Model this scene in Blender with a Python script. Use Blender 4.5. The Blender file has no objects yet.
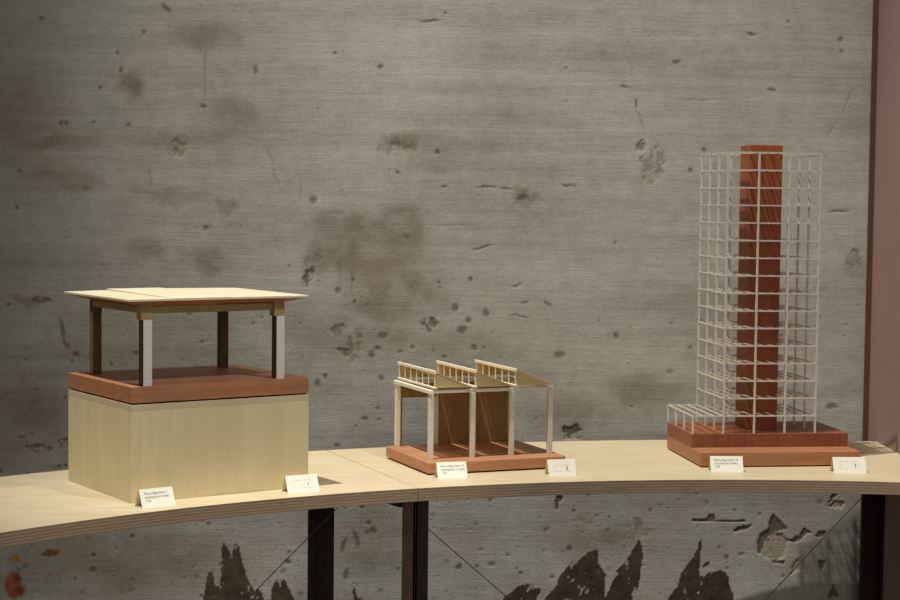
import bpy, bmesh, math, random
from mathutils import Vector, Matrix, Euler
random.seed(7)
C = bpy.context.scene.collection
Z0 = 1.20                      # height of the display table top above the floor
HC = 0.75                      # camera height above the table top
FPX, PITCH, ROLL = 1720.7, 0.0568, 0.0109

# ------------------------------------------------------------------ camera
cam = bpy.data.cameras.new('camera'); cam.sensor_width = 36; cam.lens = FPX / 900 * 36
cam.clip_start = .05
co = bpy.data.objects.new('camera', cam); C.objects.link(co)
co.matrix_world = (Matrix.Translation((0, 0, Z0 + HC)) @ Matrix.Rotation(math.pi / 2 - PITCH, 4, 'X')
                   @ Matrix.Rotation(ROLL, 4, 'Z'))
bpy.context.scene.camera = co

def at_y(u, v, y):
    """pixel of the 900x600 photo -> point on the plane Y = y"""
    a, b = (u - 450) / FPX, (v - 300) / FPX
    c, s = math.cos(ROLL), math.sin(ROLL)
    a, b = c * a + s * b, -s * a + c * b
    d = (a, math.cos(PITCH) - b * math.sin(PITCH), -math.sin(PITCH) - b * math.cos(PITCH))
    t = y / d[1]
    return Vector((t * d[0], y, Z0 + HC + t * d[2]))

# ------------------------------------------------------------------ materials
def srgb(r, g, b):
    f = lambda c: (c / 255 / 12.92) if c / 255 <= .04045 else ((c / 255 + .055) / 1.055) ** 2.4
    return (f(r), f(g), f(b), 1)

class NT:
    def __init__(s, name, rough=.6, spec=.3):
        s.m = bpy.data.materials.new(name); s.m.use_nodes = True
        s.t = s.m.node_tree; s.n = s.t.nodes; s.l = s.t.links
        s.b = s.n['Principled BSDF']; s.b.inputs['Roughness'].default_value = rough
        s.b.inputs['Specular IOR Level'].default_value = spec
        s.tc = s.n.new('ShaderNodeTexCoord'); s.P = s.tc.outputs['Object']
    def new(s, k, **kw):
        x = s.n.new(k)
        for a, v in kw.items(): setattr(x, a, v)
        return x
    def plug(s, sock, v):
        if hasattr(v, 'is_output'): s.l.new(v, sock)
        else: sock.default_value = v
    def math(s, op, a, b=0.0, clamp=False):
        x = s.new('ShaderNodeMath', operation=op, use_clamp=clamp)
        s.plug(x.inputs[0], a); s.plug(x.inputs[1], b); return x.outputs[0]
    def mapping(s, vec, loc=(0, 0, 0), rot=(0, 0, 0), sc=(1, 1, 1), kind='POINT'):
        x = s.new('ShaderNodeMapping', vector_type=kind)
        s.l.new(vec, x.inputs[0])
        x.inputs[1].default_value = loc; x.inputs[2].default_value = rot; x.inputs[3].default_value = sc
        return x.outputs[0]
    def noise(s, vec, scale, detail=4, rough=.55, color=False, dist=0):
        x = s.new('ShaderNodeTexNoise'); s.l.new(vec, x.inputs['Vector'])
        x.inputs['Scale'].default_value = scale; x.inputs['Detail'].default_value = detail
        x.inputs['Roughness'].default_value = rough; x.inputs['Distortion'].default_value = dist
        return x.outputs['Color' if color else 'Fac']
    def rng(s, v, a, b, c=0.0, d=1.0, smooth=False):
        x = s.new('ShaderNodeMapRange', interpolation_type='SMOOTHSTEP' if smooth else 'LINEAR')
        s.l.new(v, x.inputs[0])
        for i, k in zip((1, 2, 3, 4), (a, b, c, d)): x.inputs[i].default_value = k
        return x.outputs[0]
    def mix(s, f, a, b, mode='MIX'):
        x = s.new('ShaderNodeMix', data_type='RGBA', blend_type=mode)
        s.plug(x.inputs[0], f); s.plug(x.inputs[6], a); s.plug(x.inputs[7], b); return x.outputs[2]
    def vmath(s, op, a, b):
        x = s.new('ShaderNodeVectorMath', operation=op)
        s.plug(x.inputs[0], a); s.plug(x.inputs[1], b); return x.outputs[0]
    def bump(s, h, strength=.3, dist=.01):
        x = s.new('ShaderNodeBump'); x.inputs['Strength'].default_value = strength
        x.inputs['Distance'].default_value = dist
        s.l.new(h, x.inputs['Height']); s.l.new(x.outputs[0], s.b.inputs['Normal'])
    def color(s, c): s.plug(s.b.inputs['Base Color'], c)

def plain(name, col, rough=.6, spec=.3, metal=0, var=.12, scale=30):
    t = NT(name, rough, spec); t.b.inputs['Metallic'].default_value = metal
    n = t.noise(t.P, scale, 5)
    k = tuple(c * (1 - var) for c in col[:3]) + (1,); h = tuple(min(1, c * (1 + var)) for c in col[:3]) + (1,)
    t.color(t.mix(t.rng(n, .3, .7), k, h)); return t.m

def wood(name, dark, light, stretch=(3, 60, 60), rough=.5, fleck=0.0, bump=.08):
    """straight-grained wood: noise stretched along one axis, with fine pores"""
    t = NT(name, rough, .3)
    p = t.mapping(t.P, sc=stretch)
    g = t.noise(p, 1, 6, .6, dist=.4)
    f = t.noise(t.mapping(t.P, sc=tuple(q * 4 for q in stretch)), 1, 4, .6)
    big = t.noise(t.P, 5, 3)
    v = t.math('ADD', t.math('MULTIPLY', g, .55), t.math('ADD', t.math('MULTIPLY', f, .2), t.math('MULTIPLY', big, .25)))
    c = t.mix(t.rng(v, .36, .64), dark, light)
    if fleck:
        k = t.rng(t.noise(p, 3, 2), .66, .74)
        c = t.mix(t.math('MULTIPLY', k, fleck), c, tuple(q * .55 for q in dark[:3]) + (1,))
    t.color(c); t.bump(f, bump, .001); return t.m

M = {}
M['birch'] = wood('birch_plywood', srgb(194, 178, 145), srgb(211, 197, 166), (4, 30, 4), .5, .1, .04)
M['birch_box'] = wood('birch_plywood_box', srgb(212, 195, 155), srgb(223, 208, 170), (26, 26, 2.2), .55, .12, .05)
M['red'] = wood('red_hardwood', srgb(152, 100, 68), srgb(180, 127, 92), (5, 50, 70), .5, .15)
M['red_light'] = wood('light_red_hardwood', srgb(168, 115, 80), srgb(194, 142, 106), (5, 50, 70), .5, .15)
M['red_dark'] = wood('dark_red_hardwood', srgb(126, 72, 46), srgb(150, 91, 61), (60, 60, 4), .5, .2)
M['red_core'] = wood('core_hardwood', srgb(132, 68, 37), srgb(156, 88, 50), (60, 60, 3), .5, .2)
M['brown'] = wood('brown_stained_wood', srgb(72, 50, 33), srgb(98, 70, 46), (70, 70, 5), .5, .2)
M['olive'] = wood('olive_veneer', srgb(140, 118, 72), srgb(172, 148, 98), (40, 6, 40), .55, .1)
M['under'] = wood('roof_underside', srgb(150, 86, 48), srgb(184, 112, 66), (6, 50, 50), .5, .1)
M['roof'] = wood('pale_veneer', srgb(206, 196, 166), srgb(222, 213, 186), (40, 5, 40), .5, .1, .04)
M['wall_veneer'] = wood('brown_veneer', srgb(122, 92, 52), srgb(148, 114, 68), (50, 50, 5), .55, .1)
M['tan_veneer'] = wood('tan_veneer', srgb(190, 166, 116), srgb(212, 190, 142), (6, 40, 40), .55, .05)
M['whitewood'] = plain('white_painted_wood', srgb(214, 208, 194), .5, .3, 0, .05, 60)
M['cream'] = plain('cream_painted_wood', srgb(236, 228, 204), .5, .3, 0, .04, 60)
M['rod'] = plain('grey_white_rod', srgb(206, 200, 188), .45, .35, 0, .06, 80)
M['steel'] = plain('raw_dark_steel', srgb(40, 30, 26), .45, .5, .4, .35, 18)
M['steel_lit'] = plain('lit_dark_steel', srgb(86, 62, 48), .5, .5, .3, .35, 18)  # browner copy of the steel: lit faces, with the light put into the colour
M['wire'] = plain('steel_wire', srgb(96, 88, 80), .5, .4, .1, .1, 40)
M['shadow_gap'] = plain('gap_shade_black', srgb(22, 15, 12), .9, .1, 0, .1, 40)  # near-black stands in for the shade in the gaps under the model bases
M['card'] = plain('white_card_stock', srgb(236, 234, 222), .6, .2, 0, .02, 60)
M['card_back'] = plain('yellowed_card_stock', srgb(226, 214, 160), .6, .2, 0, .02, 60)
M['ink'] = plain('grey_ink', srgb(120, 118, 112), .7, .1, 0, .02)
M['ink_dark'] = plain('dark_ink', srgb(52, 52, 54), .7, .1, 0, .02)
M['ink_pale'] = plain('pale_ink', srgb(212, 212, 204), .7, .1, 0, .02)
M['trim'] = plain('dark_brown_trim', srgb(96, 64, 52), .5, .3, 0, .1, 12)
M['pink'] = plain('pink_plaster', srgb(152, 125, 117), .75, .2, 0, .05, 5)

def tile_mat():
    t = NT('white_tiled_facing', .5, .3)
    z = t.new('ShaderNodeSeparateXYZ'); t.l.new(t.P, z.inputs[0])
    fr = t.math('FRACT', t.math('MULTIPLY', z.outputs[2], 48.0))
    ln = t.rng(fr, .0, .09, 1, 0)
    fx = t.math('FRACT', t.math('MULTIPLY', z.outputs[0], 90.0))
    lx = t.math('MULTIPLY', t.rng(fx, .0, .12, 1, 0), .4)
    t.color(t.mix(t.math('MULTIPLY', t.math('MAXIMUM', ln, lx), .45), srgb(214, 208, 204), srgb(150, 140, 134)))
    return t.m
M['tile'] = tile_mat()

def ply_edge():
    t = NT('plywood_edge', .6, .2)
    z = t.new('ShaderNodeSeparateXYZ'); t.l.new(t.P, z.inputs[0])
    w = t.noise(t.P, 5, 2)
    zz = t.math('ADD', z.outputs[2], t.math('MULTIPLY', w, .0035))
    s = t.math('SINE', t.math('MULTIPLY', zz, 2 * math.pi / .0075))
    st = t.rng(s, -.5, .6)
    gr = t.noise(t.mapping(t.P, sc=(14, 14, 500)), 1, 4, .6)
    c = t.mix(st, srgb(136, 114, 90), srgb(178, 158, 130))
    c = t.mix(t.rng(gr, .4, .68), c, srgb(158, 136, 108))
    vo = t.noise(t.mapping(t.P, sc=(9, 9, 260)), 1, 2)
    c = t.mix(t.rng(vo, .68, .72), c, srgb(46, 34, 24))
    t.color(c); t.bump(gr, .15, .001); return t.m
M['ply_edge'] = ply_edge()

# ------------------------------------------------------------------ mesh helpers
class MB:
    def __init__(s): s.bm = bmesh.new()
    def box(s, x0, x1, y0, y1, z0, z1, mi=0):
        v = [s.bm.verts.new(p) for p in ((x0, y0, z0), (x1, y0, z0), (x1, y1, z0), (x0, y1, z0),
                                         (x0, y0, z1), (x1, y0, z1), (x1, y1, z1), (x0, y1, z1))]
        for f in ((3, 2, 1, 0), (4, 5, 6, 7), (0, 1, 5, 4), (1, 2, 6, 5), (2, 3, 7, 6), (3, 0, 4, 7)):
            s.bm.faces.new([v[i] for i in f]).material_index = mi
        return s
    def hexa(s, lo, hi):
        """eight corners: lower ring and upper ring (counter-clockwise from above)"""
        a = [s.bm.verts.new(p) for p in lo]; b = [s.bm.verts.new(p) for p in hi]; n = len(a)
        s.bm.faces.new(a[::-1]); s.bm.faces.new(b)
        for i in range(n): s.bm.faces.new((a[i], a[(i + 1) % n], b[(i + 1) % n], b[i]))
        return s
    def bar(s, p, q, w, h=None):
        """rectangular bar between two points"""
        h = h or w; p, q = Vector(p), Vector(q); d = (q - p).normalized()
        up = Vector((0, 0, 1)) if abs(d.z) < .9 else Vector((0, 1, 0))
        r = d.cross(up).normalized(); u = r.cross(d).normalized()
        ring = lambda c: [c + r * (w / 2 * i) + u * (h / 2 * j) for i, j in ((-1, -1), (1, -1), (1, 1), (-1, 1))]
        a = [s.bm.verts.new(k) for k in ring(p)]; b = [s.bm.verts.new(k) for k in ring(q)]
        s.bm.faces.new(a[::-1]); s.bm.faces.new(b)
        for i in range(4): s.bm.faces.new((a[i], a[(i + 1) % 4], b[(i + 1) % 4], b[i]))
        return s
    def tube(s, p, q, r, n=8):
        p, q = Vector(p), Vector(q); d = (q - p).normalized()
        up = Vector((0, 0, 1)) if abs(d.z) < .9 else Vector((0, 1, 0))
        x = d.cross(up).normalized(); y = d.cross(x)
        ring = lambda c: [s.bm.verts.new(c + (x * math.cos(2 * math.pi * i / n) + y * math.sin(2 * math.pi * i / n)) * r) for i in range(n)]
        a, b = ring(p), ring(q)
        s.bm.faces.new(a[::-1]); s.bm.faces.new(b)
        for i in range(n): s.bm.faces.new((a[i], a[(i + 1) % n], b[(i + 1) % n], b[i]))
        return s
    def build(s, name, mats, parent=None, loc=None, bevel=0, label=None, seg=2):
        bmesh.ops.recalc_face_normals(s.bm, faces=s.bm.faces[:])
        me = bpy.data.meshes.new(name); s.bm.to_mesh(me); s.bm.free()
        for m in (mats if isinstance(mats, (list, tuple)) else [mats]): me.materials.append(m)
        o = bpy.data.objects.new(name, me); C.objects.link(o)
        if parent is not None: o.parent = parent
        if loc: o.location = loc
        if label: o['label'] = label
        if bevel:
            b = o.modifiers.new('bevel', 'BEVEL'); b.width = bevel; b.segments = seg; b.limit_method = 'ANGLE'
        return o

def thing(name, label, cat, loc, yaw=0, group=None):
    o = bpy.data.objects.new(name, None); C.objects.link(o); o.empty_display_size = .1
    o.location = (loc[0], loc[1], loc[2]); o.rotation_euler = (0, 0, yaw)
    o['label'] = label; o['category'] = cat
    if group: o['group'] = group
    return o
def structure(o): o['kind'] = 'structure'; return o
def copy_part(o, parent, loc=None, name=None):
    c = o.copy(); C.objects.link(c); c.parent = parent
    if loc is not None: c.location = loc
    for ch in o.children: copy_part(ch, c)
    return c

# ------------------------------------------------------------------ the setting
WY = 5.61
WX = 1.3735
# masks of the wall's stains, chips and holes, worked out per vertex of a fine grid (real relief, 4 mm pitch)
import numpy as np
rs = np.random.RandomState(11)
LAT = rs.rand(64, 64)
def vnoise(x, z, f):
    x = x * f + 100.3; z = z * f + 57.7
    i = np.floor(x).astype(int); j = np.floor(z).astype(int); a = x - i; b = z - j
    a = a * a * (3 - 2 * a); b = b * b * (3 - 2 * b)
    g = lambda p, q_: LAT[p % 64, q_ % 64]
    return (g(i, j) * (1 - a) + g(i + 1, j) * a) * (1 - b) + (g(i, j + 1) * (1 - a) + g(i + 1, j + 1) * a) * b
def fbm(x, z, f, n=4):
    r = 0; w = 1; s_ = 0
    for k in range(n): r = r + w * vnoise(x + 3.1 * k, z - 1.7 * k, f); s_ += w; w *= .55; f *= 2.07
    return r / s_
def smooth(v, a, b):
    t_ = np.clip((v - a) / (b - a), 0, 1); return t_ * t_ * (3 - 2 * t_)
GX0, GX1, GZ0, GZ1, GP = -1.75, WX + .01, Z0 - .74, Z0 + 1.62, .004
nx, nz = int((GX1 - GX0) / GP) + 1, int((GZ1 - GZ0) / GP) + 1
gx, gz = np.meshgrid(np.linspace(GX0, GX1, nx), np.linspace(GZ0, GZ1, nz))
KP = WY / FPX
wx1, wz1 = fbm(gx, gz, 9) - .5, fbm(gx + 9, gz + 4, 9) - .5
wx2, wz2 = fbm(gx + 5, gz, 45, 3) - .5, fbm(gx, gz + 8, 45, 3) - .5
def blob(u, v, ru, rv, ang, lo, hi, w1, w2):
    p = at_y(u, v, WY); c_, s_ = math.cos(math.radians(ang)), math.sin(math.radians(ang))
    dx = gx + wx1 * w1 + wx2 * w2 - p.x; dz = gz + wz1 * w1 + wz2 * w2 - p.z
    # ang tilts the blob clockwise in the view
    a_ = (c_ * dx - s_ * dz) / (ru * KP); b_ = (s_ * dx + c_ * dz) / (rv * KP)
    return 1 - smooth(np.sqrt(a_ * a_ + b_ * b_), lo, hi)
stain = np.zeros_like(gx); chip = np.zeros_like(gx); pale = np.zeros_like(gx); mark = np.zeros_like(gx); brick = np.zeros_like(gx); ochre = np.zeros_like(gx); warm_centre = np.zeros_like(gx)
brk = .6 + .4 * smooth(fbm(gx, gz, 14), .3, .65)
for u, v, a_, b_, w in [(205, 30, 30, 18, .5), (130, 88, 16, 16, .65), (245, 118, 45, 20, .4), (50, 138, 55, 12, .55), (60, 178, 50, 12, .45), (200, 135, 90, 8, .3),
        (145, 253, 26, 13, .55), (205, 258, 26, 12, .45), (230, 200, 14, 9, .5), (175, 198, 55, 8, .35), (398, 147, 24, 11, .85), (440, 152, 70, 22, .3),
        (523, 198, 16, 8, .7), (345, 226, 44, 22, .66), (398, 230, 48, 26, .62), (375, 258, 80, 34, .66), (325, 258, 30, 22, .6), (390, 292, 74, 38, .6), (345, 330, 80, 30, .5), (640, 395, 50, 26, .5),
        (470, 345, 70, 30, .4), (30, 300, 22, 8, .6), (570, 410, 40, 30, .35), (150, 350, 110, 60, .25), (820, 560, 60, 30, .25), (140, 560, 130, 40, .5), (600, 540, 60, 16, .3),
        (370, 540, 50, 40, .4), (20, 120, 60, 60, .3), (20, 420, 60, 50, .5), (110, 440, 60, 60, .35), (700, 60, 180, 8, .18), (500, 120, 160, 8, .15), (850, 262, 14, 16, .3), (632, 300, 60, 8, .15)]:
    stain = np.maximum(stain, w * blob(u, v, a_, b_, 0, .25, 1.25, .10, .03) * brk)
warm_centre = blob(392, 268, 46, 34, 0, .2, 1.1, .1, .02)  # lighter, warmer centre of the large brown stain
# u, v, ru, rv, tilt, darkness, paleness
for u, v, a_, b_, g_, d_, p_ in [(179, 145, 13, 8, -35, .6, .75), (652, 164, 12, 22, 8, .55, .55), (308, 277, 6, 10, 20, .9, .2), (430, 324, 10, 7, 0, .9, .4), (356, 345, 9, 17, 15, .6, .5), (336, 329, 7, 7, 0, .6, .3),
        (398, 148, 13, 7, 0, .4, .0), (385, 150, 8, 5, 0, .4, .2),
        (852, 258, 7, 9, 0, .55, .3), 
        (640, 146, 4, 8, 20, .7, .2), (42, 300, 10, 4, 0, .7, .3), (585, 518, 9, 6, 0, .35, .2), 
        (345, 352, 7, 5, 0, .8, .3), (290, 392, 5, 8, 10, .7, .2), (312, 260, 9, 6, 0, .35, .3), (640, 532, 14, 5, -10, .25, .3), (617, 536, 26, 8, -15, .2, .2), (636, 526, 5, 8, 0, .5, .5), (408, 236, 4, 4, 0, .4, 0),
        (40, 448, 14, 3, 8, .8, .2), (65, 444, 8, 5, 0, .7, .1)]:
    k1 = min(.05, 1.1 * min(a_, b_) * KP); k2 = min(.05, 1.7 * min(a_, b_) * KP); m_ = blob(u, v, a_, b_, g_, .8, 1.1, k1, k2); chip = np.maximum(chip, m_ * d_)
    pale = np.maximum(pale, p_ * blob(u + .1 * a_, v + .28 * b_, a_ * .78, b_ * .74, g_, .7, 1.1, k1, k2))
for u, v, a_, b_, g_ in [(482, 248, 12, .7, -16), (313, 200, 4, 4, 0), (455, 308, 4, 4, 0), (486, 313, 3, 4, 0), (462, 330, 5, 3, 0), (354, 301, 2, 2, 0), (338, 291, 3, 3, 0), (471, 280, 2, 3, 0), (516, 286, 6, .7, -20),
        (525, 303, 5, .6, 0), (547, 303, 5, 1.0, 20), (521, 316, 9, .6, 5), (468, 320, 3, 3, 0), (474, 347, 3, 3, 0), (383, 335, 4, 3, 0), (378, 347, 3, 2, 0), (372, 353, 3, 4, 0), (413, 347, 2, 2, 0), (400, 351, 2, 2, 0),
        (624, 87, 4, 1.5, 25), (637, 103, 1, 5, -10), (677, 62, 4, 2, 0), (772, 90, 4, 1.8, 15), (840, 39, 2.5, 2.5, 0), (838, 211, 12, .7, 0), (704, 150, 2, 2, 0), (691, 171, 2, 2.5, 0), (832, 407, 6, 3, 0), (144, 32, 2, 2, 0), (42, 19, 2, 2, 0),
        (121, 70, 1.6, 2.5, 0), (100, 88, 2, 2, 0), (66, 123, 2, 2, 0), (61, 123, 2, 2, 0), (93, 122, 2, 2, 0), (204, 107, 3, 1.6, 0), (256, 70, 1.5, 6, 0), (380, 67, 2.5, 2.5, 0), (398, 173, 2.5, 1.6, 0), (430, 21, 12, 1, 0),
        (487, 187, 12, .7, 0), (445, 186, 3, 1.2, 0), (506, 189, 6, 1.2, 0), (568, 186, 8, .8, 10), (522, 198, 7, 2.5, 0), (752, 34, 6, 1.5, 0), (166, 8, 6, 2.4, 40), (62, 330, 2, 14, -12), (66, 345, 2, 6, -30), (77, 354, 3, 3, 0), (317, 384, 3, 4, 0), (560, 355, 5, 4, 0), (617, 336, 3, 3, 0), (492, 564, 4, 1.8, 0),
        (742, 554, 4, 1.2, 0), (650, 510, 1.6, 1.6, 0), (344, 545, 2, 9, 15), (356, 540, 2, 9, -20), (373, 531, 3, 4, -30), (369, 523, 3, 2, 0), (363, 507, 3, 2, 0), (346, 575, 3, 6, 0), (415, 375, 3, 2, 0), (365, 420, 3, 2, 0), (290, 300, 3, 2, 0)]:
    mark = np.maximum(mark, .75 * blob(u, v, a_ + .6, b_ + .6, g_, .45, 1.25, .008, .012))
for u, v, a_, b_, g_ in [(270, 155, .6, 12, -25), (276, 178, .6, 14, -20), (150, 178, .5, 14, -5), (848, 100, .5, 14, 20), (832, 128, .5, 12, 30), (628, 88, 8, .5, 10), (300, 190, .5, 12, 0), (205, 75, .4, 40, 2), (340, 270, .5, 20, 4), (352, 285, .5, 16, -3), (640, 118, .8, 14, -20), (455, 225, 20, .5, 3), (700, 100, 25, .5, 2)]:
    mark = np.maximum(mark, .35 * blob(u, v, a_ + .8, b_ + .8, g_, .4, 1.2, .01, .012))
for u, v, a_, b_ in [(14, 583, 10, 14), (54, 553, 9, 4), (22, 608, 26, 9)]: brick = np.maximum(brick, blob(u, v, a_, b_, 0, .7, 1.1, .05, .02))
ochre = blob(15, 557, 9, 6, 0, .5, 1.1, .05, .02)
# air holes, denser towards the foot of the wall and left of the middle
dens = .06 + .94 * smooth(-gz, -(Z0 + .75), -(Z0 - .25)) * (.35 + .65 * smooth(-gx, -.9, .2)) * (.3 + .9 * fbm(gx, gz, 2.5, 2))
for k in range(5200):
    i_, j_ = rs.randint(2, nz - 2), rs.randint(2, nx - 2)
    pick = rs.rand(); r_ =   .0022 + .0080 * rs.rand() ** 5; st_ = .35 + .5 * rs.rand(); el = .7 + .6 * rs.rand()
    if pick > dens[i_, j_] * .8: continue
    n_ = int(r_ * 2 / GP) + 2
    a0, a1, b0, b1 = max(0, i_ - n_), i_ + n_ + 1, max(0, j_ - n_), j_ + n_ + 1
    d_ = np.hypot((gx[a0:a1, b0:b1] - gx[i_, j_]) * el, gz[a0:a1, b0:b1] - gz[i_, j_]) + wx2[a0:a1, b0:b1] * .004
    mark[a0:a1, b0:b1] = np.maximum(mark[a0:a1, b0:b1], st_ * (1 - smooth(d_, r_ * .5, r_ * 1.3)))

# dark tar-like paint left on the foot of the wall: ragged outlines
splash = np.zeros_like(gx)
def paint(pts, into=splash, rag=.009):
    px_ = gx + wx2 * rag + (fbm(gx * 2.2 + gz, gz * .6 - gx * .4, 60, 2) - .5) * rag; pz_ = gz + wz2 * rag
    P_ = [at_y(u, v, WY) for u, v in pts]; ins = np.zeros(gx.shape, bool)
    for i in range(len(P_)):
        a_, b_ = P_[i], P_[(i + 1) % len(P_)]
        if abs(a_.z - b_.z) < 1e-9: continue
        hit = ((a_.z > pz_) != (b_.z > pz_)) & (px_ < (b_.x - a_.x) * (pz_ - a_.z) / (b_.z - a_.z) + a_.x)
        ins ^= hit
    np.maximum(into, ins.astype(float), out=into)
q = lambda s, ox, oy, L: [(ox + a / s, oy + b / s) for a, b in L]
low = 690
paint([(202, 600)] + q(2.8125, 0, 520, [(570, 222), (576, 196), (584, 160), (590, 140), (599, 150), (606, 182), (618, 185), (623, 140), (623, 85), (630, 63), (640, 80), (652, 106), (657, 104), (656, 72), (662, 62), (672, 75),
      (680, 98), (690, 150), (705, 188), (716, 200), (728, 193), (740, 205), (746, 225)]) + [(268, low), (196, low)])
paint([(270, 600)] + q(2.8125, 0, 520, [(764, 210), (766, 185), (776, 170), (786, 178), (790, 196), (792, 168), (800, 166), (808, 185), (822, 212), (828, 225)]) + [(300, low), (266, low)])
paint(q(3.214, 480, 500, [(70, 330), (76, 318), (100, 295), (128, 276), (150, 268), (168, 270), (176, 285), (190, 285), (188, 300), (180, 318), (196, 330)]) + [(546, low), (494, low)])
paint(q(3.214, 480, 500, [(196, 330), (210, 318), (240, 280), (248, 262), (262, 240), (286, 212), (296, 196), (318, 196), (345, 168), (374, 157), (383, 168), (380, 205), (395, 228), (402, 240), (402, 285), (400, 318),
      (412, 296), (428, 262), (446, 235), (436, 226), (462, 205), (482, 176), (496, 150), (512, 123), (520, 135), (522, 190), (514, 225), (516, 250), (506, 290), (494, 282), (487, 318), (486, 330)]) + [(634, low), (538, low)])
paint(q(3.214, 480, 500, [(600, 330), (614, 300), (632, 278), (640, 250), (652, 225), (672, 198), (690, 180), (699, 150), (700, 134), (712, 130), (714, 148), (706, 172), (708, 210), (704, 240), (720, 246), (742, 230), (768, 226),
      (788, 232), (800, 248), (805, 285), (814, 312), (818, 330)]) + [(736, low), (664, low)])
paint(q(3.214, 480, 500, [(717, 214), (722, 204), (735, 194), (738, 204), (730, 214), (722, 219)]))
paint([(353, 582), (355, 588), (357, 600), (359, 612), (354, 612), (353, 598)])
splash *= 1 - .9 * smooth(fbm(gx * 1.5, gz, 30, 3),   .74, .78)      # worn spots

shard, bed = np.zeros_like(gx), np.zeros_like(gx)
for L_ in ([(758, 553), (757, 543), (761, 533), (769, 528), (770, 519), (773, 513), (779, 520), (788, 528), (780, 531), (771, 535), (765, 541), (761, 553)],
           [(785, 540), (791, 540), (796, 535), (799, 538), (800, 533), (805, 528), (812, 534), (806, 534), (801, 540), (794, 543)],
           [(815, 536), (820, 531), (826, 532), (824, 536), (817, 538)], [(771, 560), (785, 561), (784, 564), (774, 563)], [(818, 560), (826, 560), (820, 574)],
           [(828, 599), (831, 590), (834, 584), (839, 598), (834, 596)], [(827, 506), (832, 494), (839, 494), (833, 499)], [(563, 432), (563, 426), (570, 427), (577, 424), (582, 430), (577, 433), (569, 434)],
           [(555, 508), (556, 496), (562, 496), (563, 500), (559, 503), (558, 510)], [(706, 519), (709, 514), (714, 515), (717, 519), (712, 520)], [(733, 532), (737, 527), (752, 525), (746, 530), (740, 531)], [(693, 519), (720, 520), (746, 520.5), (746, 522), (716, 522), (694, 521)]):
    paint(L_, shard, .006)
for L_ in ([(761, 553), (765, 541), (772, 534), (783, 533), (788, 540), (786, 555), (776, 562), (764, 557)], [(565, 434), (578, 433), (581, 440), (563, 440)], [(793, 562), (798, 558), (800, 570), (791, 574)], [(828, 507), (834, 500), (845, 502), (842, 508)]):
    paint(L_, bed, .008)
chip *= .25 + .75 * smooth(fbm(gx, gz, 75, 3), .36, .52); pale *= .3 + .7 * smooth(fbm(gx + 3, gz, 70, 3), .36, .55)
chip = np.maximum(chip * (1 - bed), .95 * shard); pale = np.maximum(pale, .9 * bed) * (1 - shard)

def wall_mesh():
    relief = .0026 * np.maximum(chip, pale) * (.6 + .8 * fbm(gx, gz, 40, 3)) + .002 * mark
    edge = np.minimum(np.minimum(gx - GX0, GX1 - gx), np.minimum(gz - GZ0, GZ1 - gz)); relief = relief * smooth(edge, 0, .03)
    co_ = np.stack([gx, WY + relief, gz], -1).reshape(-1, 3)
    idx = np.arange(nx * nz).reshape(nz, nx)
    fc = np.stack([idx[:-1, :-1], idx[:-1, 1:], idx[1:, 1:], idx[1:, :-1]], -1).reshape(-1, 4)
    X0, X1, H = -6.0, WX + .2, 4.2
    ex = [(X0, 0), (X1, 0), (X1, H), (X0, H)]
    ev = [(x, WY, z) for x, z in ex] + [(x, WY + .2, z) for x, z in ex]
    n = nx * nz; cr = [idx[0, 0], idx[0, -1], idx[-1, -1], idx[-1, 0]]; e = [n + i for i in range(8)]
    ef = [(e[0], e[1], cr[1], cr[0]), (e[1], e[2], cr[2], cr[1]), (e[2], e[3], cr[3], cr[2]), (e[3], e[0], cr[0], cr[3]),
          (e[5], e[4], e[7], e[6]), (e[4], e[5], e[1], e[0]), (e[5], e[6], e[2], e[1]), (e[6], e[7], e[3], e[2]), (e[7], e[4], e[0], e[3])]
    V_ = np.concatenate([co_, np.array(ev)]); F_ = np.concatenate([fc, np.array(ef)])
    me = bpy.data.meshes.new('wall_back'); me.vertices.add(len(V_)); me.loops.add(F_.size); me.polygons.add(len(F_))
    me.vertices.foreach_set('co', V_.astype(np.float32).ravel()); me.loops.foreach_set('vertex_index', F_.astype(np.int32).ravel())
    me.polygons.foreach_set('loop_start', np.arange(0, F_.size, 4, dtype=np.int32)); me.polygons.foreach_set('loop_total', np.full(len(F_), 4, np.int32))
    me.update(); me.validate()
    for nm, ch in (('soiling', (stain, chip, pale, mark)), ('masonry', (brick, ochre, warm_centre, splash))):
        at = me.attributes.new(nm, 'FLOAT_COLOR', 'POINT')
        d = np.zeros((len(V_), 4), np.float32); d[:n] = np.stack(ch, -1).reshape(-1, 4)
        at.data.foreach_set('color', d.ravel())
    return me

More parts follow.
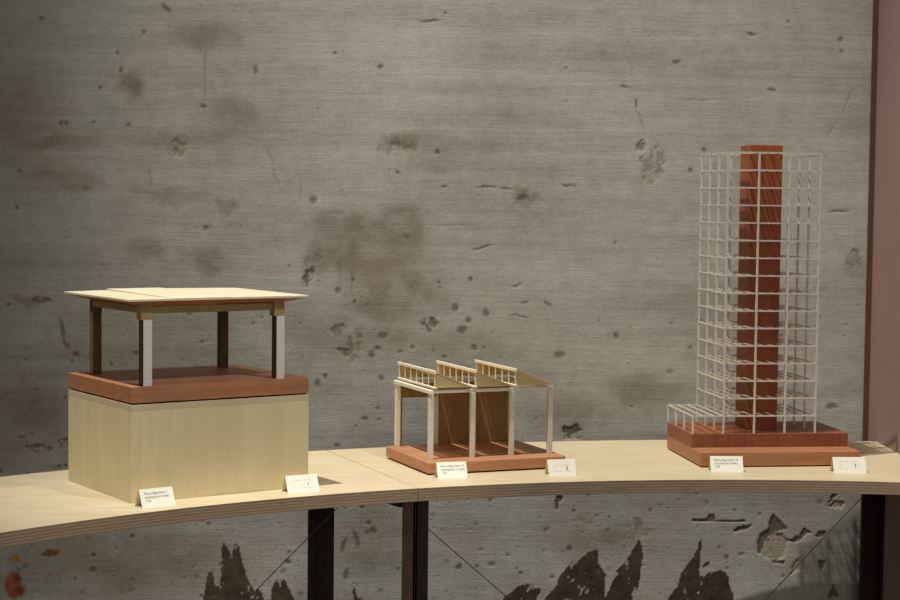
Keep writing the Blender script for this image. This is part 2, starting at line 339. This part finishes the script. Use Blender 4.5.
def wall_material():
    t = NT('weathered_concrete', .85, .15); P = t.P
    def attr(nm):
        x = t.new('ShaderNodeAttribute', attribute_name=nm); y = t.new('ShaderNodeSeparateColor'); t.l.new(x.outputs['Color'], y.inputs[0])
        return y.outputs[0], y.outputs[1], y.outputs[2], x.outputs['Alpha']
    stain_, chip_, pale_, mark_ = attr('soiling'); brick_, ochre_, warm_centre_, splash_ = attr('masonry')
    sep = t.new('ShaderNodeSeparateXYZ'); t.l.new(P, sep.inputs[0]); X, Zc = sep.outputs[0], sep.outputs[2]
    s1 = t.noise(t.mapping(P, sc=(1.2, 1, 18)), 1, 5, .6)      # board marks: long horizontal streaks
    s2 = t.noise(t.mapping(P, sc=(7, 1, 130)), 1, 4, .6)
    bl = t.noise(P, 2.3, 6, .6); fine = t.noise(P, 130, 4, .7); med = t.noise(P, 24, 5, .65)
    v = t.math('ADD', t.math('MULTIPLY', s1, .28), t.math('MULTIPLY', s2, .09))
    v = t.math('ADD', v, t.math('MULTIPLY', bl, .26)); v = t.math('ADD', v, t.math('MULTIPLY', fine, .18)); v = t.math('ADD', v, t.math('MULTIPLY', med, .19))
    c = t.mix(t.rng(v, .36, .64), WC[0], WC[1])
    dirt = t.math('MULTIPLY', t.rng(Zc, Z0 + .85, Z0 + .1, 0, 1, True), t.rng(t.noise(P, 3.4, 5, .65), .42, .66))
    c = t.mix(t.math('MULTIPLY', dirt, .3), c, srgb(134, 118, 94))
    c = t.mix(t.rng(X, .0, -1.7, 0, .28, True), c, srgb(104, 94, 80))  # darker brown to the left: grime, plus weaker light put into the colour
    c = t.mix(stain_, c, srgb(104, 88, 60))
    c = t.mix(t.math('MULTIPLY', warm_centre_, .22), c, srgb(172, 160, 136))
    c = t.mix(brick_, c, t.mix(t.rng(med, .4, .6), srgb(104, 62, 44), srgb(158, 88, 58)))
    c = t.mix(ochre_, c, srgb(160, 120, 62))
    c = t.mix(t.math('MULTIPLY', chip_, .8), c, srgb(66, 54, 34))
    c = t.mix(t.math('MULTIPLY', pale_, t.rng(med, .35, .55)), c, t.mix(t.rng(fine, .4, .6), srgb(146, 130, 104), srgb(186, 170, 144)))
    c = t.mix(t.math('MULTIPLY', mark_, .75), c, srgb(58, 48, 34))
    c = t.mix(splash_, c, t.mix(t.rng(med, .35, .7), srgb(62, 54, 42), srgb(88, 78, 62)))
    t.color(c)
    h = t.math('ADD', t.math('MULTIPLY', s2, .3), t.math('ADD', t.math('MULTIPLY', fine, .35), t.math('MULTIPLY', med, .3)))
    t.bump(h, .5, .005)
    return t.m
WC = (srgb(146, 144, 135), srgb(197, 196, 187))
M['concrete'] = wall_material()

floor = structure(MB().box(-6, WX + .2, -3, WY + .2, -.1, 0).build('floor', plain('grey_floor_screed', srgb(104, 98, 90), .8, .2, 0, .12, 3)))
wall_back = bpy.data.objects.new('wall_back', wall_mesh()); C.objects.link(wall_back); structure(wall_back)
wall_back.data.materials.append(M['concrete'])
wall_right = structure(MB().box(WX, WX + .2, 4.3, WY, 0, 4.2).build('wall_right', M['pink']))
structure(MB().box(WX - .0165, WX, WY - .012, WY, 0, 4.2).build('trim_1', M['trim']))

# ------------------------------------------------------------------ the curved display tables
FC, FR_ = (.9245, 2.0966), 2.5821       # front edge circle
BC, BR_ = (1.1233, 2.0219), 3.4645      # back edge circle
TT = .035
def table_top(aF, aB, clip=None):
    """aF / aB: start and end polar angles on the front and back circles (degrees)"""
    n = 48; F = []; B = []
    for i in range(n + 1):
        f = i / n
        t = math.radians(aF[0] + (aF[1] - aF[0]) * f); F.append([FC[0] + FR_ * math.cos(t), FC[1] + FR_ * math.sin(t)])
        t = math.radians(aB[0] + (aB[1] - aB[0]) * f); B.append([BC[0] + BR_ * math.cos(t), BC[1] + BR_ * math.sin(t)])
    bm = bmesh.new(); g = []
    for f, b in zip(F, B):
        g.append([bm.verts.new((f[0], f[1], -TT)), bm.verts.new((f[0], f[1], 0)), bm.verts.new((b[0], b[1], 0)), bm.verts.new((b[0], b[1], -TT))])
    for a, b in zip(g, g[1:]):
        for k in range(4):
            f = bm.faces.new((a[k], a[(k + 1) % 4], b[(k + 1) % 4], b[k])); f.material_index = 0 if k in (1, 3) else 1
    for e in (g[0], g[-1]): bm.faces.new(e).material_index = 1
    s = MB(); s.bm.free(); s.bm = bm; return s
ang = lambda c, x, y: math.degrees(math.atan2(y - c[1], x - c[0]))
sF, sB = ang(FC, -.0841, 4.4908), ang(BC, -.3722, 5.1574)
eF = math.degrees(math.acos((1.372 - FC[0]) / FR_)); eB = math.degrees(math.acos((1.372 - BC[0]) / BR_))
gap = .02
def L_leg(parent, x, y, yaw, sx, sy, a=.036, mat='steel', th=.005):
    """steel angle leg: two flanges, from the floor to the underside of the top"""
    m = MB(); z0, z1 = -Z0, -TT - .0008
    x0, x1 = (0, sx * a); y0, y1 = (0, sy * a)
    m.box(min(x0, x1), max(x0, x1), min(0, sy * th), max(0, sy * th), z0, z1)
    m.box(min(0, sx * th), max(0, sx * th), min(y0, y1), max(y0, y1), z0, z1)
    o = m.build('leg', M[mat], parent, (x, y, 0)); o.rotation_euler = (0, 0, yaw); return o
def wire(parent, p, qq):
    return MB().tube(p, qq,   .0014, 8).build('brace_wire', M['wire'], parent)
def rail(parent, p, qq): return MB().bar(p, qq, .026, .03).build('rail', M['steel'], parent)

tl = thing('display_table', 'left segment of the curved plywood display table, under the pale plywood plinth', 'table', (0, 0, Z0), 0, 'curved display tables')
table_top((sF + .02, 152), (sB + .02, 158)).build('tabletop', [M['birch'], M['ply_edge']], tl)
tr = thing('display_table', 'right segment of the curved plywood display table, under the sawtooth and tower models', 'table', (0, 0, Z0), 0, 'curved display tables')
table_top((eF, sF - .02), (eB, sB - .02)).build('tabletop', [M['birch'], M['ply_edge']], tr)
sd = Vector((-.0841 + .3722, 4.4908 - 5.1574, 0)).normalized()      # seam direction, back to front
syaw = math.atan2(sd.x, -sd.y)
# front legs at the seam, back legs at the seam, far ends
L_leg(tl, -.0860, 4.525, 0, -1, 1, .0345, 'steel_lit'); L_leg(tr, -.0852, 4.525, 0, 1, 1, .0345, 'steel')
for t_, x_, s_ in ((tl, -.379, -1), (tr, -.3775, 1)):
    L_leg(t_, x_, 5.1, 0, s_, -1, .0385, 'steel')
L_leg(tr, 1.372, 5.42, 0, -1, -1, .058, 'steel'); L_leg(tr, 1.372, 4.74, 0, -1, 1, .05, 'steel')
xa, ya = FC[0] + (FR_ + .03) * math.cos(math.radians(150)), FC[1] + (FR_ + .03) * math.sin(math.radians(150))
xb, yb = BC[0] + (BR_ - .05) * math.cos(math.radians(156)), BC[1] + (BR_ - .05) * math.sin(math.radians(156))
L_leg(tl, xa, ya, 0, -1, 1, .04, 'steel'); L_leg(tl, xb, yb, 0, 1, -1, .04, 'steel')
rail(tl, (-.118, 4.57, -TT - .017), (-.424, 5.08, -TT - .017)); rail(tr, (-.068, 4.572, -TT - .017), (-.340, 5.055, -TT - .017))
rail(tl, (xa, ya, -TT - .016), (xb, yb, -TT - .016)); rail(tr, (1.34, 4.77, -TT - .016), (1.34, 5.38, -TT - .016))
mid = Vector((-.225, 4.83, -TT - .005))
def through(p, u, v, y):           # a straight wire from p through the point seen there, down to the floor
    g_ = at_y(u, v, y) - Vector((0, 0, Z0)); d = g_ - p
    return p + d * ((-Z0 - p.z) / d.z)
wire(tl, mid + Vector((-.012, 0, 0)), through(mid, 260, 590, 4.6))
wire(tr, mid + Vector((.012, 0, 0)), through(mid, 505, 598, 4.885))
m3 = Vector((1.29, 5.06, -TT - .005)); wire(tr, m3, through(m3, 765, 600, 4.97))
MB().box(-.15, -.118, 4.53, 4.56, -TT - .008, -TT - .0008).build('corner_bracket', M['steel'], tl)
MB().hexa([(-.078, 4.531, -.075), (-.062, 4.531, -.075), (-.062, 4.534, -.075), (-.078, 4.534, -.075)],
          [(-.074, 4.531, -.04), (-.054, 4.531, -.04), (-.054, 4.534, -.04), (-.074, 4.534, -.04)]).build('corner_bracket', M['steel_lit'], tr)

# ------------------------------------------------------------------ plywood plinth + pavilion model
PX, PY, PYAW = -.7796, 4.2032, .5991
PW, PD = .4996, .4076
pl = thing('wooden_plinth', 'large pale plywood box used as a plinth under the open pavilion model', 'plinth', (PX, PY, Z0), PYAW)
t_ = .009
MB().box(0, PW, 0, t_, 0, .2275).build('front_panel', M['birch_box'], pl, bevel=.001)
MB().box(0, t_, t_, PD, 0, .2275).build('side_panel', M['birch_box'], pl, bevel=.001)
MB().box(PW - t_, PW, t_, PD, 0, .2275).build('side_panel', M['birch_box'], pl, bevel=.001)
MB().box(t_, PW - t_, PD - t_, PD, 0, .2275).build('back_panel', M['birch_box'], pl, bevel=.001)
MB().box(0, PW, 0, PD, .2275, .2435).build('top_panel', M['birch'], pl, bevel=.001)

pv = thing('architectural_model', 'open pavilion model with flat pale roof on four columns, standing on the plywood plinth', 'architectural model', (PX, PY, Z0 + .2435), PYAW, 'architectural models')
h0 = .2435
V = lambda z: z - h0
MB().box(.006, PW - .006, .006, PD - .006, 0, V(.2472)).build('spacer', M['shadow_gap'], pv)
MB().box(0, PW, 0, PD, V(.2472), V(.2881)).build('base_slab', M['red'], pv, bevel=.0015)
CXL, CXR, CYF, CYB = .0345, .4068, .010, .338
CW = .0232
first = None
for cx, cy, front in ((CXL, CYF, 1), (CXR, CYF, 1), (CXL + .0075, CYB, 0), (CXR + .007, CYB, 0)):
    col = MB().box(cx, cx + CW, cy, cy + CW, V(.2881), V(.4515)).build('column', M['brown'], pv, bevel=.0006)
    if not front and cx < .1:
        MB().box(cx - .001, cx, cy + .002, cy + CW - .002, V(.2881), V(.4515)).build('side_veneer', M['olive'], col, label='olive veneer strip')
    if front:
        MB().box(cx + .0012, cx + CW + .0008, cy - .0022, cy, V(.2881), V(.4515)).build('tiled_facing', M['tile'], col, label='white tiled facing')
        MB().box(cx - .0062, cx + CW + .0005, cy - .0025, cy + CW, V(.4515), V(.4875)).build('capital', M['olive'], col, bevel=.0008)
    else:
        MB().box(cx - .001, cx + CW + .001, cy, cy + CW, V(.4515), V(.4875)).build('capital', M['brown'], col, bevel=.0008)
def beam(x0, x1, y0, y1, z0=.4665, z1=.4858):
    return MB().box(x0, x1, y0, y1, V(z0), V(z1)).build('beam', M['olive'], pv, bevel=.003, seg=3)
beam(CXL + CW + .0005, CXR - .0067, .014, .030); beam(CXL + CW + .004, CXR + .001, CYB + .005, CYB + .019)
beam(CXL + .003, CXL + .018, CYF + CW, CYB); beam(CXR + .006, CXR + .021, CYF + CW, CYB)
RX0, RX1, RY0, RY1 = -.016, .489, -.017, .396
lo = [(.028, .008, V(.4875)), (.442, .008, V(.4875)), (.442, .368, V(.4875)), (.028, .368, V(.4875))]
hi = [(RX0 + .004, RY0 + .004, V(.4990)), (RX1 - .004, RY0 + .004, V(.4990)), (RX1 - .004, RY1 - .004, V(.4990)), (RX0 + .004, RY1 - .004, V(.4990))]
MB().hexa(lo, hi).build('roof_underside', M['under'], pv)
sheets = [(RX0, .105, RY0 + .001, RY1, .0000, .0015), (.105, .262, RY0 - .001, RY1 + .002, .0012, .0040), (.2645, RX1, RY0 - .0005, RY1, .0004, .0030)]
for a, b, c_, d_, dz, up in sheets:
    b -= .0012
    ur = 0 if b > .4 else up
    MB().hexa([(a, c_, V(.4990)), (b, c_, V(.4990)), (b, d_, V(.4990)), (a, d_, V(.4990))],
              [(a, c_, V(.5043 + dz)), (b, c_, V(.5043 + dz)), (b, d_, V(.5043 + dz + ur)), (a, d_, V(.5043 + dz + (0 if a < 0 else up)))]).build('roof_sheet', M['roof'], pv, bevel=.0006)

# ------------------------------------------------------------------ sawtooth model
SX, SY, SYAW = -.0551, 4.6892, .3859
SW, SD = .418, .3389
sm = thing('architectural_model', 'small factory model with three sawtooth roof lights on white posts and a red wooden base', 'architectural model', (SX, SY, Z0), SYAW, 'architectural models')
MB().box(.012, SW - .012, .012, SD - .012, 0, .004).build('spacer', M['shadow_gap'], sm)
m = MB(); m.box(-.001, SW + .0015, 0, SD, .004, .036); m.build('base_slab', M['red_light'], sm, bevel=.004, seg=3)
PXS = [.0215, .1470, .2670, .3870]
pw = .0138
fy, by = .050, .314
ty = .042
for i, x in enumerate(PXS):
    MB().box(x, x + pw, fy, fy + .013, .036, .2195).build('post', M['whitewood'], sm, bevel=.0008)
    bw = pw if i in (0, 3) else .0075
    MB().box(x, x + bw, by, by + .013, .036, .2195).build('post', M['cream'] if i == 0 else M['whitewood'], sm, bevel=.0008)
for y in (fy, by):
    MB().box(.019, SW - .016, y + .001, y + .012, .2195, .2290).build('beam', M['whitewood'], sm, bevel=.001)
MB().box(.0185, .0300, fy - .010, by + .018, .2190, .2296).build('beam', M['cream'], sm, bevel=.001)
MB().box(.390, .399, fy + .012, by, .2195, .2290).build('beam', M['whitewood'], sm, bevel=.001)
MB().box(.034, .399, fy + .002, fy + .006, .2335, .2365).build('sill_rail', M['cream'], sm)
# rear wall
yb0, yb1 = by + .004, by + .009
MB().box(.0415, .1468, yb0, yb1, .178, .2195).build('header_panel', M['wall_veneer'], sm)
for a, b in ((1, 2), (2, 3)):
    MB().box(PXS[a] + .0077, PXS[b] - .0002, yb0, yb1, .036, .2195).build('back_panel', M['wall_veneer'], sm)
MB().box(PXS[0] + pw, PXS[0] + pw + .006, by + .002, by + .012, .036, .2195).build('batten', M['wall_veneer'], sm, label='brown batten beside the back post')
# teeth
TX = [.0350, .1570, .2800]
for k, x in enumerate(TX):
    xe = x + .109 if k < 2 else .3935
    MB().bar((x - .001, ty - .004, .2792), (x - .001, by + .020, .2792), .0065, .0085).build('ridge_beam', M['cream'], sm, bevel=.001)
    MB().bar((x, ty - .002, .2355), (x, by + .018, .2355), .0080, .0050).build('sill_beam', M['cream'], sm, bevel=.0008)
    dz = .2340; th = .0032
    lo = [(x + .002, ty - .002, .2775), (xe, ty - .002, dz), (xe, by + .018, dz), (x + .002, by + .018, .2775)]
    hi = [(a, b, c_ + th) for a, b, c_ in lo]
    MB().hexa(lo, hi).build('roof_panel', M['tan_veneer'], sm)
    g_ = [(x + .003, .2365), (xe - .004, .2365), (x + .003, .2765)]
    for yy in (ty + .001, by + .012):
        MB().hexa([(a, yy, b) for a, b in g_], [(a, yy + .002, b) for a, b in g_]).build('gable_panel', M['tan_veneer'], sm)
    for j in range(7):
        yy = ty + .004 + j * (by + .012 - ty - .004) / 6
        MB().bar((x + .0005, yy, .2375), (x - .0005, yy, .2755), .0026, .0026).build('mullion', M['cream'], sm)

# ------------------------------------------------------------------ tower model
TXo, TYo, TYAW = .7219, 4.8844, .1341
TW, TD, TH, UOY, UW, UH = .4764, .3746, .0427, .1024, .4753, .0828
GOX, GW, GTOP = .0962, .2781, .9041
tw = thing('architectural_model', 'tall lattice tower model of thin white rods around a red wooden core', 'architectural model', (TXo, TYo, Z0), TYAW, 'architectural models')
MB().box(.010, TW - .010, .010, TD - .010, 0, .0035).build('spacer', M['shadow_gap'], tw)
MB().box(0, TW, 0, TD, .0035, TH).build('base_slab', M['red'], tw, bevel=.0012)
MB().box(0, UW, UOY, TD, TH, UH).build('upper_slab', M['red_dark'], tw, bevel=.0012, label='darker red upper slab of the stepped base')
b3 = GW / 3
MB().box(.1889, .2880, .1952, .2925, UH, .9287).build('core', M['red_core'], tw, bevel=.0012)
st = (GTOP - UH) / 16
G0y = UOY + .004
PT, HT, DT = .0054, .0040, .0046
proto = None
for i in range(4):
    for j in range(4):
        if proto is None:
            proto = MB().box(-PT / 2, PT / 2, -PT / 2, PT / 2, UH, GTOP).build('post', M['rod'], tw, (GOX, G0y, 0))
        elif not (i in (1, 2) and j in (1, 2)):
            copy_part(proto, tw, (GOX + b3 * i, G0y + b3 * j, 0))
def lattice():
    m = MB()
    for j in range(4):
        y = b3 * j
        if j in (1, 2):
            m.box(0, .1889 - GOX, y - HT / 2, y + HT / 2, -HT / 2, HT / 2); m.box(.2880 - GOX, GW, y - HT / 2, y + HT / 2, -HT / 2, HT / 2)
        else: m.box(0, GW, y - HT / 2, y + HT / 2, -HT / 2, HT / 2)
    for i in range(10):
        x = GW * i / 9; w = HT if i % 3 == 0 else DT
        if .1889 - .003 < GOX + x < .2880 + .003:
            m.box(x - w / 2, x + w / 2, 0, .1952 - G0y, -HT / 2, HT / 2 - .001); m.box(x - w / 2, x + w / 2, .2925 - G0y, GW, -HT / 2, HT / 2 - .001)
        else: m.box(x - w / 2, x + w / 2, 0, GW, -HT / 2, HT / 2 - .001)
    return m
fg = lattice().build('floor_lattice', M['rod'], tw, (GOX, G0y, UH + st))
for k in range(2, 17): copy_part(fg, tw, (GOX, G0y, UH + st * k))
# one-storey wing on the left of the tower
xw = .0045
for i in (0,):
    for j in range(4):
        MB().box(xw - PT / 2, xw + PT / 2, -PT / 2, PT / 2, UH, UH + st).build('post', M['rod'], tw, (0, G0y + b3 * j, 0))
m = MB(); z = UH + st
for j in (0, 3): m.box(xw, GOX, G0y + b3 * j - HT / 2, G0y + b3 * j + HT / 2, z - HT / 2, z + HT / 2)
for i in range(3):
    x = xw + (GOX - xw) * i / 3; w = HT
    m.box(x - w / 2, x + w / 2, G0y, G0y + GW, z - w / 2, z + w / 2)
m.build('wing_lattice', M['rod'], tw)

# ------------------------------------------------------------------ tent cards
def text_mesh(name, body, size, mat, parent, loc, rot):
    cu = bpy.data.curves.new('t', 'FONT'); cu.body = body; cu.size = size; cu.space_line = 1.05; cu.resolution_u = 2
    tmp = bpy.data.objects.new('t', cu); C.objects.link(tmp)
    dg = bpy.context.evaluated_depsgraph_get(); me = bpy.data.meshes.new_from_object(tmp.evaluated_get(dg))
    bpy.data.objects.remove(tmp); bpy.data.curves.remove(cu)
    me.materials.clear(); me.materials.append(M[mat])
    o = bpy.data.objects.new(name, me); C.objects.link(o); o.parent = parent; o.location = loc; o.rotation_euler = rot
    return o
def card(x, y, yaw, w, label, lines=None, number=None, h=.0425, dep=.020):
    t = thing('tent_card', label, 'label card', (x, y, Z0), yaw, 'folded label cards')
    th = .0008
    MB().hexa([(0, 0, 0), (w, 0, 0), (w, th, 0), (0, th, 0)], [(0, dep, h), (w, dep, h), (w, dep + th, h), (0, dep + th, h)]).build('front_leaf', M['card'], t)
    MB().hexa([(0, 2 * dep, 0), (w, 2 * dep, 0), (w, 2 * dep + th, 0), (0, 2 * dep + th, 0)], [(0, dep + th, h), (w, dep + th, h), (w, dep + 2 * th, h), (0, dep + 2 * th, h)]).build('back_leaf', M['card_back'], t)
    tilt = math.atan2(h, dep); L = math.hypot(h, dep)
    n = Vector((0, -math.sin(tilt), math.cos(tilt)))
    def on(px_, up, off=.0004): return (px_, up * math.cos(tilt) + n.y * off, up * math.sin(tilt) + n.z * off)
    if lines:
        text_mesh('printed_text', lines, .0092, 'ink', t, on(.011, L * .70), (tilt, 0, 0))
    else:
        for k in range(2):
            m = MB(); x0 = w * (.22 + .34 * k); s_ = w * .24; y0 = L * .26; b = .0008
            def fr(a, c, b_, d): m.hexa([on(a, b_, .0002), on(c, b_, .0002), on(c, d, .0002), on(a, d, .0002)], [on(a, b_, .0004), on(c, b_, .0004), on(c, d, .0004), on(a, d, .0004)])
            fr(x0, x0 + s_, y0, y0 + b); fr(x0, x0 + s_, y0 + s_ - b, y0 + s_); fr(x0, x0 + b, y0, y0 + s_); fr(x0 + s_ - b, x0 + s_, y0, y0 + s_)
            m.build('printed_square', M['ink_pale'], t)
        text_mesh('printed_number', number, .0150, 'ink_dark', t, on(w * .635, L * .36), (tilt, 0, 0))
    return t
txt = 'Reconfiguration %s\nconceptual model\n1:20'
R_ = math.radians
card(-.7407, 4.1398, R_(37), .0905, 'white text card at the near corner of the plywood plinth', lines=txt % 'I')
card(-.4097, 4.3735, R_(28), .0885, 'white tent card with two squares at the right end of the plywood plinth', number='1')
card(-.0273, 4.6305, R_(15), .0840, 'white text card by the near corner of the sawtooth factory model', lines=txt % 'II')
card(.2778, 4.7025, R_(14), .0800, 'white tent card with a dark mark at the right corner of the sawtooth model', number='2')
card(.7393, 4.8049, R_(2), .0925, 'white text card in front of the stepped base of the lattice tower', lines=txt % 'III')
card(1.0866, 4.8110, R_(3), .0935, 'white tent card at the right end of the tower base, beside the pink wall', number='3')

# ------------------------------------------------------------------ light
def lamp(kind, loc, target, power, col, size, **kw):
    l = bpy.data.lights.new(kind.lower() + '_light', kind); l.energy = power; l.color = col
    if kind == 'AREA': l.shape = 'DISK'; l.size = size
    else: l.shadow_soft_size = size
    for a, v in kw.items(): setattr(l, a, v)
    o = bpy.data.objects.new(kind.lower() + '_light', l); C.objects.link(o)
    o.location = loc; o.rotation_euler = (Vector(target) - Vector(loc)).to_track_quat('-Z', 'Y').to_euler()
    return o
lamp('SPOT', (-2.05, 2.95, Z0 + 10), (.40, 4.9, Z0), 4900, (1, .955, .88), .05, spot_size=R_(24), spot_blend=.8)
lamp('SPOT', (1.0, 3.05, Z0 + 2.95), (-.62, 4.45, Z0 + .15), 175, (1, .955, .88), .07, spot_size=R_(30), spot_blend=.6)
lamp('AREA', (.9, -1.5, Z0 + 1.7), (.7, 5.61, Z0 + .2), 44, (1, .97, .91), 2.0)  # unseen soft fill added behind the camera to brighten the wall and front faces
w = bpy.data.worlds.new('world'); bpy.context.scene.world = w; w.use_nodes = True
bg = w.node_tree.nodes['Background']; bg.inputs[0].default_value = (1, .98, .93, 1); bg.inputs[1].default_value = .14
vs = bpy.context.scene.view_settings; vs.view_transform = 'Standard'; vs.look = 'None'; vs.exposure = 0; vs.gamma = 1
